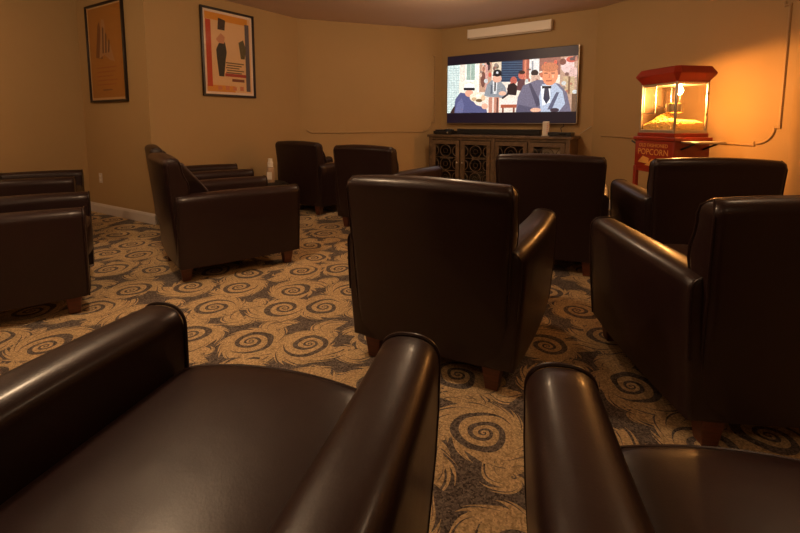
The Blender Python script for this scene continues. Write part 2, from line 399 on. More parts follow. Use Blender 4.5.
# ------------------------------------------------------------------ club chair
def chair_proto():
    root = empty('club_chair', (0, 0, 0))
    LE = M['leather']
    for sg in (-1, 1):
        # arm: arch section lofted from rear to front
        def section(y, inset=0.0, drop=0.0):
            t = (y+.40)/.84
            xo = .392+.010*t+.016*sin(pi*min(1, max(0, t))); xi = xo-.158+.022*t
            zt = .590+.018*sin(pi*(.15+.6*t))-drop
            pts = []
            xo -= inset; xi += inset
            cx = (xo+xi)/2; hw = (xo-xi)/2; hz = .058
            pts.append((xo-.026, .105+inset)); pts.append((xo-.018, .20)); pts.append((xo-.008, .32)); pts.append((xo-.002, .44))
            N_ = 18
            for k in range(N_+1):
                a = pi*k/N_; ex = 2/2.5
                c_, s_ = cos(a), sin(a)
                pts.append((cx+hw*math.copysign(abs(c_)**ex, c_), zt-hz+hz*abs(s_)**ex))
            pts += [(xi, .44), (xi, .32), (xi, .20), (xi+.004, .105+inset)]
            return [(sg*x, y, z) for x, z in pts]
        st = [(-.402, .014, .012), (-.398, .006, .005), (-.388, 0, 0)] + [(-.388+.81*k/14, 0, 0) for k in range(1, 15)] + [(.431, .004, .004), (.437, .012, .012)]
        mb = MB(); mb.loft([section(*s_) for s_ in st])
        arm = mb.build('arm', LE, root, ang=50)
        pf = section(.434, .001, -.0005)
        MB().tube(pf, .0045, 6).build('piping', LE, arm)
        pr = section(-.400, .004, .002)
        MB().tube(pr[2:-2], .004, 6).build('piping', LE, arm)
    # back
    def back_ring(z, hw, yr, yf, rc, crown=0, bow=0.018):
        pts = []
        def seg(p, q, n): return [(p[0]+(q[0]-p[0])*k/n, p[1]+(q[1]-p[1])*k/n) for k in range(n)]
        def cor(cx, cy, a0): return [(cx+rc*cos(a0+pi/2*k/5), cy+rc*sin(a0+pi/2*k/5)) for k in range(5)]
        pts += cor(hw-rc, yf-rc, 0); pts += seg((hw-rc, yf), (-hw+rc, yf), 10)
        pts += cor(-hw+rc, yf-rc, pi/2); pts += seg((-hw, yf-rc), (-hw, yr+rc), 3)
        pts += cor(-hw+rc, yr+rc, pi); pts += seg((-hw+rc, yr), (hw-rc, yr), 10)
        pts += cor(hw-rc, yr+rc, 1.5*pi); pts += seg((hw, yr+rc), (hw, yf-rc), 3)
        out = []
        for x, y in pts:
            b = 1-(x/max(hw, .01))**2
            yy = y - (bow*b if y < (yr+yf)/2 else -0.0*b)
            out.append((x, yy, z+crown*b))
        return out
    prof = []   # z, hw, yr, yf
    def lerp(a, b, t): return a+(b-a)*t
    zs = [.108, .13, .2, .3, .4, .48, .54, .57, .60, .64, .68, .72, .76, .79]
    for z in zs:
        t = (z-.11)/.74
        hw = lerp(.335, .366, t)
        if z < .56: hw = min(hw, .350)
        yr = lerp(-.395, -.462, t)
        if z <= .54: yf = yr+.10
        else:
            q = (z-.54)/.25; yf = yr+.085+.05*sin(pi*min(1, q*1.15))**.8 if q < .87 else yr+.105
        prof.append((z, hw, yr, yf))
    mb = MB(); rings = []
    rings.append(back_ring(.104, .325, -.383, -.30, .02, bow=.012))
    for z, hw, yr, yf in prof: rings.append(back_ring(z, hw, yr, yf, min(.030, (yf-yr)/2-.002), crown=.010*max(0, (z-.55)/.24), bow=.012+.008*(z-.1)))
    z, hw, yr, yf = prof[-1]; cy = (yr+yf)/2-.004; hy = (yf-yr)/2
    for k in range(1, 8):
        a = pi/2*k/7.3
        rings.append(back_ring(z+.056*sin(a)**.9, hw-.030*(1-cos(a)), cy-hy*cos(a)**.75-.004*sin(a), cy+hy*cos(a)**.75, min(.028, hy*cos(a)**.75*.95), crown=.010+.004*sin(a), bow=.019*cos(a)))
    mb.loft(rings); bk = mb.build('backrest', LE, root, ang=60)
    # piping round the side gussets and welt lines of the back
    for sg in (-1, 1):
        rear = []; front = []
        for z, hw, yr, yf in prof:
            rear.append((sg*(hw-.002), yr+.012, z+.001))
            if z >= .54: front.append((sg*(hw-.003), yf-.008, z))
        z, hw, yr, yf = prof[-1]
        rear.append((sg*(hw-.006), yr+.022, z+.034)); rear.append((sg*(hw-.018), (yr+yf)/2-.01, z+.054))
        front.append((sg*(hw-.006), yf-.018, z+.030))
        front.append((sg*(hw-.018), (yr+yf)/2-.01, z+.054))
        MB().tube(rear[1:], .0042, 6).build('piping', LE, bk)
        MB().tube(front, .0042, 6).build('piping', LE, bk)
    # inner back cushion, sloping forward to the seat
    mb = MB(); rg = []
    cp = [(.40, -.150), (.46, -.140), (.52, -.142), (.57, -.155), (.62, -.185), (.67, -.225), (.72, -.268), (.76, -.300), (.79, -.325)]
    for k, (z, yf_) in enumerate(cp):
        rg.append(back_ring(z, .262 if z < .6 else .262+.05*min(1, (z-.6)/.12), -.372-.05*(z-.4), yf_, .022, bow=0))
    for k in range(1, 5):
        a = pi/2*k/4.4; yc = (-.392-.325)/2; hy = .033
        rg.append(back_ring(.79+.022*sin(a), .312-.02*(1-cos(a)), yc-hy*cos(a), yc+hy*cos(a), max(.004, .022*cos(a)), bow=0))
    mb.loft(rg); mb.build('back_cushion', LE, root, ang=60)
    # seat cushion with bowed front
    def seat_ring(z, ins):
        pts = []
        hw = .268-ins; y0 = -.22+ins; y1 = .425-ins; rc = .04
        outline = []
        for k in range(7): a = -pi/2*k/6; outline.append((-hw+rc-rc*cos(a), y0+rc+rc*sin(a)))
        outline = outline[::1]
        pts = [(-hw+rc*(1-cos(pi/2*k/5)), y1-rc+rc*sin(pi/2*k/5)) for k in range(6)]
        pts += [(lerp(-hw+rc, hw-rc, k/10), y1) for k in range(1, 10)]
        pts += [(hw-rc+rc*sin(pi/2*k/5), y1-rc+rc*cos(pi/2*k/5)) for k in range(6)]
        pts += [(hw, lerp(y1-rc, y0, k/6)) for k in range(1, 6)]
        pts += [(lerp(hw, -hw, k/8), y0) for k in range(0, 9)]
        pts += [(-hw, lerp(y0, y1-rc, k/6)) for k in range(1, 6)]
        out = []
        for x, y in pts:
            b = max(0, 1-(x/.27)**2)
            out.append((x, y+(.030*b if y > .2 else 0), z+.016*b*(1 if z > .4 else 0)))
        return out
    mb = MB()
    rg = [seat_ring(.285, .012), seat_ring(.295, .002), seat_ring(.34, 0), seat_ring(.40, 0), seat_ring(.425, .004), seat_ring(.440, .014), seat_ring(.448, .030), seat_ring(.452, .06), seat_ring(.455, .12), seat_ring(.456, .19)]
    rg = [[(x, y, z+(.010 if z > .4 else 0)) for x, y, z in r_] for r_ in rg]
    mb.loft(rg); sc = mb.build('seat_cushion', LE, root, ang=60)
    pr = seat_ring(.434, .006)
    MB().tube([(x, y, z+.010) for x, y, z in pr[:21]], .0042, 6).build('piping', LE, sc)
    # front rail / body under the seat
    MB().box((0, .02, .1975), (.62, .74, .175)).build('base_frame', LE, root, bevel=.018, seg=3)
    for x, y in ((-.275, -.345), (.275, -.345), (-.31, .36), (.31, .36)):
        MB().box((x, y, .0545), (.052, .052, .109), top=1.5).build('leg', M['leg'], root, bevel=.004)
    return root
proto = chair_proto()
GR = 'brown leather club chairs facing the television'
CH = [
 (-.410, .605, 14.5, 'left foreground dark leather club chair, seat fully visible between both arms'),
 (.560, .325, 11.5, 'dark leather club chair cut off at the bottom right corner of the photo'),
 (.292, 2.122, 27.1, 'dark leather club chair in the centre, its large back nearest to us'),
 (1.335, 1.705, 4.2, 'dark leather club chair at the right edge, left arm fully visible, back cut off'),
 (1.195, 3.42, 22.0, 'dark leather club chair whose back hides the right half of the media cabinet'),
 (2.065, 3.116, 12.7, 'dark leather club chair standing directly in front of the red popcorn cart'),
 (-1.351, 3.328, 53.1, 'dark leather club chair seen side on, below the cream poster with red band'),
 (-2.063, 4.479, 56.5, 'dark leather club chair mostly hidden behind the side-on one, nearest the poster wall'),
 (-.966, 5.482, 36.1, 'farthest dark leather club chair, turned away by the corner of the bare wall'),
 (-.124, 4.587, 34.9, 'dark leather club chair between the farthest one and the media cabinet'),
 (-2.325, 2.46, 56.6, 'dark leather club chair at the left edge, broad side panel toward us'),
 (-3.40, 3.86, 59, 'dark leather club chair behind the left edge one, only arm tops showing'),
]
for i, (x, y, a, lab) in enumerate(CH):
    o = proto if i == 0 else copy_tree(proto)
    o.location = (x, y, 0); o.rotation_euler = (0, 0, -R(a))
    tag(o, lab, 'armchair', GR)

# ------------------------------------------------------------------ television
tT = ang(L3, R1)
def onwall(o, th, u, off, z):
    x, y = wframe(o, th, u, off); return (x, y, z)
TW, TH = 1.90, 1.005; TU = 1.09; TZ = 1.062
tv = empty('television', onwall(L3, tT, TU, .0, TZ), tT)
MB().box((0, -.055, TH/2), (TW, .036, TH)).build('body', M['bezel'], tv, bevel=.006)
MB().box((0, -.020, TH/2), (.5, .036, .4)).build('wall_mount', M['black'], tv)
MB().box((TW/2+.004, -.058, TH/2), (.010, .042, TH+.004)).build('side_trim', M['bezel_silver'], tv, bevel=.002)
MB().box((0, -.058, -.003), (TW, .040, .008)).build('lower_trim', M['bezel_silver'], tv, bevel=.002)
MB().box((0, -.0745, TH/2), (TW-.012, .003, TH-.012)).build('screen', M['bars'], tv)
pic = MB(); depth = [0]
PV0, PV1 = .152*TH, .862*TH
def uv(x, y):        # position in the frame of the film picture
    f = (x-42)/718; u = f*5.75/(f*5.75+(1-f)*6.85)
    top = 90-52*f
    return (-TW/2+.008+u*(TW-.016), PV0+(PV1-PV0)*(343-y)/(343-top))
def shp(pts, c, raw=False):
    depth[0] += 1; y0 = -.0765-.00004*depth[0]
    q = [uv(*p) for p in pts]
    q = [(max(-TW/2+.008, min(TW/2-.008, a)), max(PV0, min(PV1, b))) for a, b in q]
    ar = sum(q[i][0]*q[(i+1) % len(q)][1]-q[(i+1) % len(q)][0]*q[i][1] for i in range(len(q)))
    if ar < 0: q.reverse()
    pic.poly([(a, y0, b) for a, b in q], srgb(*c))
def rc(x0, y0, x1, y1, c): shp([(x0, y0), (x1, y0), (x1, y1), (x0, y1)], c)
def el(cx, cy, rx, ry, c, n=16): shp([(cx+rx*cos(2*pi*k/n), cy+ry*sin(2*pi*k/n)) for k in range(n)], c)
rc(30, 20, 780, 345, (238, 222, 205))
rc(30, 60, 135, 345, (222, 232, 226))
for a in range(48, 132, 12):
    rc(a, 60, a+4, 345, (176, 198, 196))
for a in range(100, 340, 13):
    rc(42, a, 130, a+4, (186, 204, 200))
rc(172, 60, 246, 172, (248, 244, 232)); rc(182, 60, 238, 164, (158, 178, 164)); rc(208, 60, 212, 164, (225, 225, 212))
rc(248, 60, 268, 230, (250, 242, 226)); rc(130, 172, 250, 240, (240, 232, 214))
rc(268, 60, 345, 230, (196, 150, 124)); el(300, 110, 20, 34, (232, 180, 150)); el(292, 160, 16, 44, (120, 76, 66)); el(325, 90, 12, 22, (90, 60, 60)); rc(306, 60, 320, 230, (214, 160, 150))
el(322, 74, 11, 8, (20, 18, 20)); rc(345, 60, 400, 120, (226, 204, 176)); el(372, 90, 14, 14, (110, 96, 80))
rc(400, 50, 515, 175, (34, 52, 78))
for a in range(66, 172, 13): rc(402, a, 512, a+4, (70, 94, 120))
rc(515, 40, 548, 175, (168, 88, 70)); rc(524, 40, 534, 175, (214, 132, 104)); rc(548, 40, 596, 130, (232, 226, 220)); rc(560, 62, 568, 130, (150, 150, 156))
rc(596, 30, 700, 140, (150, 96, 84)); el(575, 128, 18, 18, (40, 30, 34)); rc(560, 140, 600, 190, (206, 170, 150))
rc(690, 30, 780, 345, (190, 150, 128)); el(720, 90, 28, 44, (232, 196, 190)); el(735, 58, 22, 16, (196, 84, 70)); el(745, 130, 20, 30, (216, 178, 170)); rc(702, 150, 750, 245, (196, 166, 130)); rc(725, 150, 733, 245, (126, 92, 70)); rc(742, 245, 765, 345, (110, 80, 60)); el(700, 70, 14, 18, (120, 70, 60))
pr_ = random.Random(11)
for k in range(70):
    x, y = pr_.uniform(272, 755), pr_.uniform(52, 235)
    if 395 < x < 515 and y < 178: continue
    el(x, y, pr_.uniform(4, 13), pr_.uniform(5, 14), pr_.choice([(240, 214, 196), (176, 112, 92), (120, 84, 76), (226, 188, 164), (92, 70, 72), (206, 206, 204), (214, 96, 76), (150, 128, 116)]), 9)
# seated people in the middle distance
shp([(300, 250), (318, 190), (345, 165), (395, 168), (425, 200), (440, 250), (400, 262), (330, 256)], (140, 144, 150))
rc(340, 190, 350, 240, (90, 96, 108)); shp([(352, 168), (380, 170), (376, 240), (358, 240)], (226, 224, 222)); rc(362, 172, 371, 226, (28, 26, 34))
el(377, 158, 27, 20, (232, 172, 146)); el(378, 126, 25, 20, (24, 22, 28)); rc(350, 134, 408, 142, (18, 16, 22)); el(378, 124, 7, 7, (210, 210, 214))
el(410, 238, 22, 12, (236, 184, 156))
el(470, 168, 18, 22, (186, 92, 78)); shp([(435, 245), (440, 190), (470, 180), (492, 200), (486, 250)], (36, 22, 30)); el(512, 140, 18, 22, (204, 108, 88)); el(512, 124, 17, 10, (50, 26, 26)); shp([(488, 220), (492, 170), (528, 160), (530, 230)], (96, 58, 62))
shp([(396, 278), (492, 268), (500, 300), (402, 300)], (244, 226, 214)); rc(402, 300, 492, 318, (170, 86, 60)); rc(410, 318, 420, 345, (120, 60, 44)); rc(470, 318, 480, 345, (120, 60, 44))
shp([(405, 262), (470, 215), (476, 222), (412, 270)], (40, 30, 34))
rc(330, 258, 392, 345, (196, 134, 112)); rc(352, 258, 362, 345, (240, 214, 196)); rc(378, 262, 386, 345, (92, 52, 48))
# man with cap, lower left
shp([(92, 345), (104, 268), (140, 232), (176, 236), (215, 262), (250, 300), (316, 318), (322, 345)], (86, 88, 128))
shp([(104, 345), (118, 290), (150, 262), (168, 300), (160, 345)], (104, 106, 146)); shp([(66, 345), (84, 318), (104, 300), (98, 345)], (60, 40, 36))
el(202, 236, 28, 20, (234, 168, 140)); rc(164, 206, 240, 220, (26, 24, 34)); shp([(166, 206), (172, 188), (205, 180), (236, 190), (238, 206)], (238, 238, 238)); el(306, 308, 20, 16, (236, 178, 150))
el(250, 258, 44, 26, (244, 226, 200)); el(236, 268, 16, 10, (206, 170, 128)); el(270, 276, 22, 9, (120, 92, 60)); el(262, 250, 14, 9, (255, 246, 230)); el(296, 262, 14, 16, (228, 190, 150))
# man in grey suit, right
shp([(486, 345), (494, 262), (520, 196), (590, 165), (640, 172), (688, 190), (722, 240), (742, 345)], (112, 106, 126))
shp([(486, 345), (500, 300), (560, 316), (600, 330), (600, 345)], (86, 82, 104)); shp([(548, 190), (560, 186), (612, 300), (590, 316)], (74, 70, 90))
shp([(612, 190), (672, 186), (704, 230), (716, 300), (690, 345), (610, 345), (600, 260)], (178, 188, 208)); shp([(606, 200), (650, 196), (652, 290), (616, 310)], (238, 238, 242))
rc(612, 200, 654, 214, (26, 24, 34)); shp([(624, 212), (642, 212), (650, 270), (634, 300), (620, 270)], (52, 54, 74)); shp([(676, 236), (690, 236), (660, 330), (640, 330)], (90, 92, 116))
el(646, 140, 36, 58, (232, 146, 106)); el(644, 98, 38, 26, (196, 118, 84)); rc(620, 128, 636, 133, (110, 60, 50)); rc(652, 128, 668, 133, (110, 60, 50)); rc(641, 136, 647, 158, (206, 120, 88)); rc(656, 140, 664, 158, (250, 180, 140)); rc(628, 170, 656, 175, (150, 64, 50)); el(608, 140, 7, 14, (196, 110, 80))
el(585, 332, 26, 12, (234, 176, 148)); el(672, 334, 20, 12, (60, 46, 60))
pic.build('screen_picture', M['screen'], tv, smooth=False)
tag(tv, 'large flat television on the wall above the media cabinet, film playing', 'television')

# projection screen casing above the television
ps = empty('projector_screen_casing', onwall(L3, tT, 1.085, 0, 2.30), tT)
MB().box((0, -.055, .060), (1.19, .10, .125)).build('housing', M['screenbox'], ps, bevel=.008)
for sx in (-1, 1): MB().box((sx*.598, -.055, .060), (.012, .106, .131)).build('end_cap', M['white'], ps, bevel=.003)
MB().tube([(-.585, -.055, -.008), (.585, -.055, -.008)], .008).build('bottom_bar', M['white'], ps)
tag(ps, 'long white pull-down screen casing on the wall above the television', 'screen casing')

# ------------------------------------------------------------------ media cabinet
CW = 2.02; CD = .42; CHT = .895
cb = empty('media_cabinet', onwall(L3, tT, 1.058, .03, 0), tT)
yF = -CD
def cbox(name, c, d, m='cabwood', p=None, bv=.004): return MB().box(c, d).build(name, M[m], p or cb, bevel=bv)
cbox('top', (0, -CD/2-.005, CHT-.018), (CW+.05, CD+.04, .036), bv=.008)
cbox('back_panel', (0, -.012, .46), (CW-.04, .02, .80), 'cabdark')
cbox('bottom_panel', (0, -CD/2, .10), (CW, CD, .04))
cbox('shelf', (0, -CD/2+.02, .48), (CW-.06, CD-.08, .02), 'cabdark')
for sx in (-1, 1): cbox('side_panel', (sx*(CW/2-.015), -CD/2, .485), (.03, CD, .75))
cbox('top_rail', (0, yF+.012, .845), (CW, .024, .045)); 
for x in (-CW/2+.028, 0, CW/2-.028): cbox('stile', (x, yF+.004, .485), (.056, .030, .75))
for x in (-.5*CW+.52, .5*CW-.52): cbox('stile', (x, yF+.012, .485), (.02, .02, .75))
for sx in (-1, 1):
    for yy in (yF+.04, -.05): MB().box((sx*(CW/2-.05), yy, .04), (.06, .06, .08), top=1.2).build('foot', M['cabwood'], cb, bevel=.003)
dw = .452
dx = [-CW/2+.056+dw/2, -.028-dw/2-.0, .028+dw/2, CW/2-.056-dw/2]
for k, x in enumerate(dx):
    d = MB(); z0, z1 = .13, .815; f = .055
    d.box((x, yF-.006, z0+f/2), (dw-.008, .022, f)); d.box((x, yF-.006, z1-f/2), (dw-.008, .022, f))
    for s_ in (-1, 1): d.box((x+s_*(dw/2-.004-f/2), yF-.006, (z0+z1)/2), (f, .022, z1-z0-2*f))
    do = d.build('door', M['cabwood'], cb, bevel=.003)
    MB().box((x, yF+.004, (z0+z1)/2), (dw-2*f, .004, z1-z0-2*f)).build('glass_pane', M['cabglass'], do)
    # ornate fretwork: stacked quatrefoil rings and linking arcs
    fr = MB(); w2 = dw/2-f; n = 3; hh = (z1-z0-2*f)/n
    for q in range(n):
        cz = z0+f+hh*(q+.5)
        rr = min(w2, hh/2)*.80
        fr.tube([(x+rr*1.1*cos(a*pi/12), yF-.006, cz+rr*1.1*sin(a*pi/12)) for a in range(25)], .0055, 6, False)
        for s1 in (-1, 1):
            fr.tube([(x+s1*(w2+.002)-s1*rr*.75*sin(pi*a/10), yF-.006, cz+rr*.9*cos(pi*a/10)) for a in range(11)], .0055, 6)
            fr.tube([(x+s1*rr*.45*cos(pi*2*a/14), yF-.006, cz+rr*.45*sin(pi*2*a/14)) for a in range(15)], .004, 5, False)
        if q: fr.tube([(x-w2, yF-.006, z0+f+hh*q), (x+w2, yF-.006, z0+f+hh*q)], .0045, 6)
        fr.tube([(x, yF-.006, cz-hh/2), (x, yF-.006, cz-rr*1.1)], .005, 6); fr.tube([(x, yF-.006, cz+rr*1.1), (x, yF-.006, cz+hh/2)], .005, 6)
    fr.build('fretwork', M['cabwood'], do)
    kx = x+(dw/2-.03)*(1 if k % 2 == 0 else -1)
    MB().lathe([(.004, 0), (.006, .006), (.012, .012), (.011, .02), (.004, .024)], n=12).build('knob', M['alu'], do)
    kn = [c for c in kids(do) if c.name.startswith('knob')][0]; kn.location = (kx, yF-.017, .50); kn.rotation_euler = (pi/2, 0, 0)
tag(cb, 'long weathered brown media cabinet with fretwork glass doors, below the television', 'cabinet')

def cab_at(x, y, z): 
    u = 1.058+x; return onwall(L3, tT, u, .03-y, z)
# soundbar
sb = empty('soundbar', cab_at(-.03, -.20, CHT), tT)
MB().box((0, 0, .045), (1.19, .10, .075)).build('grille', M['blackmatt'], sb, bevel=.012, seg=3)
for sx in (-1, 1):
    MB().box((sx*.598, 0, .045), (.02, .104, .079)).build('end_cap', M['black'], sb, bevel=.008)
    MB().box((sx*.45, 0, .005), (.08, .08, .010)).build('foot', M['black'], sb)
tag(sb, 'long black soundbar lying on the media cabinet under the television', 'soundbar')
# media player at the left end
mp_ = empty('media_player', cab_at(-.83, -.24, CHT), tT)
MB().box((0, 0, .030), (.30, .22, .048)).build('body', M['black'], mp_, bevel=.005)
MB().box((-.06, -.1115, .032), (.10, .003, .012)).build('disc_slot', M['bezel'], mp_)
MB().lathe([(.012, 0), (.012, .006)], n=16).build('dial', M['alu'], mp_, loc=(.09, -.111, .030)).rotation_euler = (pi/2, 0, 0)
for sx in (-1, 1): MB().box((sx*.12, -.08, .003), (.03, .03, .006)).build('foot', M['black'], mp_)
tag(mp_, 'black media player box on the left end of the media cabinet', 'media player')
gp = empty('game_controller', cab_at(-.76, -.26, CHT+.054), tT+.4)
MB().box((0, 0, .014), (.10, .05, .026)).build('body', M['black'], gp, bevel=.010, seg=3)
for sx in (-1, 1):
    MB().tube([(sx*.040, 0, .012), (sx*.06, -.03, .011), (sx*.068, -.055, .010)], [.014, .013, .010], 8).build('grip', M['black'], gp)
    MB().lathe([(.007, 0), (.006, .007), (.009, .010)], n=12).build('thumb_stick', M['alu'], gp, loc=(sx*.025, -.008, .027))
tag(gp, 'small black game controller lying on the media player', 'controller')
rm = empty('remote_control', cab_at(-.93, -.24, CHT+.054), tT+1.2)
MB().box((0, 0, .008), (.15, .04, .016)).build('body', M['black'], rm, bevel=.005)
mb = MB()
for a in range(6):
    for b_ in range(3): mb.box((-.055+a*.020, -.012+b_*.012, .017), (.010, .007, .003))
mb.build('button', M['alu'], rm)['label'] = 'grid of pale buttons'
tag(rm, 'black remote control lying on the media player, left of the controller', 'remote control')
# white upright box
wb = empty('wireless_router', cab_at(.645, -.20, CHT), tT)
MB().box((0, 0, .100), (.085, .05, .185)).build('body', M['white'], wb, bevel=.012, seg=3)
MB().box((0, 0, .004), (.10, .07, .008)).build('base', M['white'], wb, bevel=.002)
mb = MB()
for a in range(6): mb.box((.022, -.026, .04+a*.024), (.012, .003, .009))
mb.build('indicator', M['led'], wb)['label'] = 'column of red indicator marks'
tag(wb, 'white upright router box with red marks, right of the soundbar on the cabinet', 'router')
bb = empty('cable_box', cab_at(.845, -.22, CHT), tT)
MB().box((0, 0, .030), (.29, .20, .044)).build('body', M['black'], bb, bevel=.004)
MB().box((.04, -.1015, .030), (.08, .003, .014)).build('display', M['screenoff'], bb)
for sx in (-1, 1): MB().box((sx*.11, -.07, .004), (.03, .03, .008)).build('foot', M['black'], bb)
tag(bb, 'flat black cable box on the right end of the media cabinet', 'cable box')
cpts = [cab_at(.82, -.10, CHT+.052), cab_at(.80, -.08, CHT+.10), cab_at(.83, -.035, CHT+.13), cab_at(.82, -.03, CHT+.158)]
tag(MB().tube(cpts, .005, 8).build('black_cable', M['black']), 'short black cable rising from the cable box to the television', 'cable')
cpts = [cab_at(.96, -.12, CHT+.004), cab_at(1.02, -.06, CHT+.02), cab_at(1.10, -.012, CHT+.08), cab_at(1.16, .02, CHT+.13)]
tag(MB().tube(cpts, .004, 8).build('grey_cable', M['alu']), 'thin grey cable climbing the wall from the right end of the cabinet', 'cable')
# things behind the glass doors
for k, (x, z, dx_, dz, m, nm, lab) in enumerate([
    (.77, .49, .27, .29, 'white', 'document_box', 'white box on the upper shelf behind the right-hand glass door'),
    (-.78, .49, .30, .12, 'black', 'game_console', 'black console behind the far left glass door of the cabinet'),
    (-.26, .49, .30, .14, 'black', 'stereo_receiver', 'black receiver behind the second glass door of the cabinet')]):
    p = cab_at(x, -.20, z+dz/2+.001)
    e = empty(nm, cab_at(x, -.20, z), tT)
    MB().box((0, 0, dz/2), (dx_, .20, dz)).build('casing', M[m], e, bevel=.006)
    mb = MB(); mb.box((0, -.102, dz*.5), (dx_*.7, .004, dz*.25)); mb.build('front_label' if m == 'white' else 'front_display', M['tan'] if m == 'white' else M['bezel_silver'], e)
    tag(e, lab, 'box' if m == 'white' else 'electronics')

# ------------------------------------------------------------------ posters
def poster(name, loc, th, W_, H_, draw, label):
    e = empty(name, loc, th)
    fr = MB(); f = .026; t = .028
    fr.box((0, -t/2, f/2), (W_, t, f)); fr.box((0, -t/2, H_-f/2), (W_, t, f))
    for s_ in (-1, 1): fr.box((s_*(W_/2-f/2), -t/2, H_/2), (f, t, H_-2*f))
    fr.build('frame', M['frame'], e, bevel=.003)
    mb = MB(); n = [0]; w_, h_ = W_-2*f, H_-2*f
    def P(pts, c):
        n[0] += 1
        q = [(-w_/2+a*w_, f+b*h_) for a, b in pts]
        ar = sum(q[i][0]*q[(i+1) % len(q)][1]-q[(i+1) % len(q)][0]*q[i][1] for i in range(len(q)))
        if ar < 0: q.reverse()
        mb.poly([(a, -.012-.00004*n[0], b) for a, b in q], srgb(*c))
    draw(P)
    mb.build('print', M['poster'], e, smooth=False)
    MB().box((0, -.019, H_/2), (w_, .002, h_)).build('glazing', M['glass'], e)
    return e
def box4(a, b, c, d): return [(a, b), (c, b), (c, d), (a, d)]
def draw_a(P):
    P(box4(0, 0, 1, 1), (236, 214, 196))
    P(box4(.04, .03, .96, .97), (232, 190, 140))
    P(box4(.04, .885, .90, .97), (226, 150, 36)); P(box4(.04, .03, .60, .11), (226, 150, 50))
    P(box4(.05, .09, .15, .88), (196, 62, 16)); P(box4(.84, .05, .93, .90), (92, 84, 92))
    # plain tall rounded form and a small companion shape
    P([(.30, .62), (.42, .64), (.45, .52), (.42, .42), (.38, .22), (.28, .22), (.25, .42), (.24, .54)], (40, 38, 30))
    P([(.24, .66), (.34, .74), (.42, .70), (.40, .62), (.30, .62)], (206, 140, 100)); P([(.28, .78), (.42, .78), (.44, .90), (.30, .92)], (62, 40, 28))
    P([(.70, .66), (.80, .70), (.86, .58), (.82, .46), (.74, .46)], (96, 84, 46))
    for k in range(5): P(box4(.42+.02*(k % 2), .385-.03*k, .80-.05*(k % 3), .40-.03*k), (116, 92, 60))
    P(box4(.40, .225, .84, .262), (176, 58, 44)); P(box4(.54, .165, .80, .200), (120, 60, 40))
    for k in range(4): P(box4(.25+.15*k, .055, .33+.15*k, .10+.01*(k % 2)), (214, 130, 90))
def draw_b(P):
    P(box4(0, 0, 1, 1), (206, 168, 120)); P(box4(.03, .025, .97, .985), (172, 110, 26))
    P([(.20, .46), (.30, .80), (.36, .84), (.42, .50), (.40, .44)], (120, 66, 22))
    P([(.30, .45), (.42, .86), (.50, .84), (.52, .62), (.62, .60), (.74, .40), (.60, .42), (.46, .48)], (176, 128, 84))
    for k in range(3): P([(.40+.08*k, .50), (.44+.08*k, .50), (.47+.08*k, .76-.07*k), (.43+.08*k, .78-.07*k)], (92, 54, 24))
    for k in range(5): P(box4(.18+.03*(k % 2), .34-.045*k, .78-.05*(k % 3), .352-.045*k), (158, 86, 24))
    P(box4(.35, .10, .62, .115), (120, 66, 24))
tP = ang(CV, L1)
e = poster('framed_poster', onwall(CV, tP, .948, .0, 1.378), tP, .705, 1.005, draw_a, '')
tag(e, 'framed cream poster with orange top and red side band, above the side-on chair', 'poster')
tA = ang(AC, CV)
e = poster('framed_poster', onwall(AC, tA, .640, .0, 1.300), tA, .80, 1.08, draw_b, '')
tag(e, 'framed golden ochre poster with a brown peak shape, on the recessed wall at far left', 'poster')

# outlet
ol = empty('wall_outlet', onwall(AC, tA, .305, 0, .365), tA)
MB().box((0, -.003, .057), (.072, .006, .115)).build('cover_plate', M['trimwhite'], ol, bevel=.002)
for z in (.035, .079): MB().box((0, -.007, z), (.034, .003, .028)).build('socket', M['white'], ol, bevel=.001)
tag(ol, 'white double power outlet low on the recessed wall below the ochre poster', 'outlet')

# side table with pump bottle in the corner behind the side-on chair
st = empty('side_table', (-1.47, 4.95, 0))
MB().lathe([(.0, .375), (.19, .375), (.16, .382), (.16, .392), (.15, .398), (0, .398)], n=32).build('tabletop', M['cabdark'], st)
MB().lathe([(.024, .03), (.018, .10), (.024, .22), (.016, .30), (.03, .376)], n=16).build('column', M['leg'], st)
for k in range(3):
    a = 2*pi*k/3+.5
    MB().tube([(.01*cos(a), .01*sin(a), .10), (.09*cos(a), .09*sin(a), .075), (.16*cos(a), .16*sin(a), .013)], [.016, .013, .012], 8).build('leg', M['leg'], st)
tag(st, 'small dark round side table holding the tan bottle, behind the side-on chair', 'side table')
bt = empty('pump_bottle', (-1.47, 4.93, .3985))
MB().lathe([(.0, 0), (.036, 0), (.038, .006), (.038, .12), (.030, .138), (.014, .145), (0, .145)], n=20).build('bottle_body', M['tan'], bt)
MB().lathe([(.0, .145), (.026, .145), (.026, .19), (.020, .196), (.020, .225), (0, .225)], n=20).build('cap', M['white'], bt)
MB().box((0, -.038, .065), (.045, .003, .07)).build('bottle_label', M['white'], bt)
bt.scale = (1.2, 1.2, 1.2)
tag(bt, 'small tan bottle with a white cap, showing just above the side-on chair arm', 'bottle')

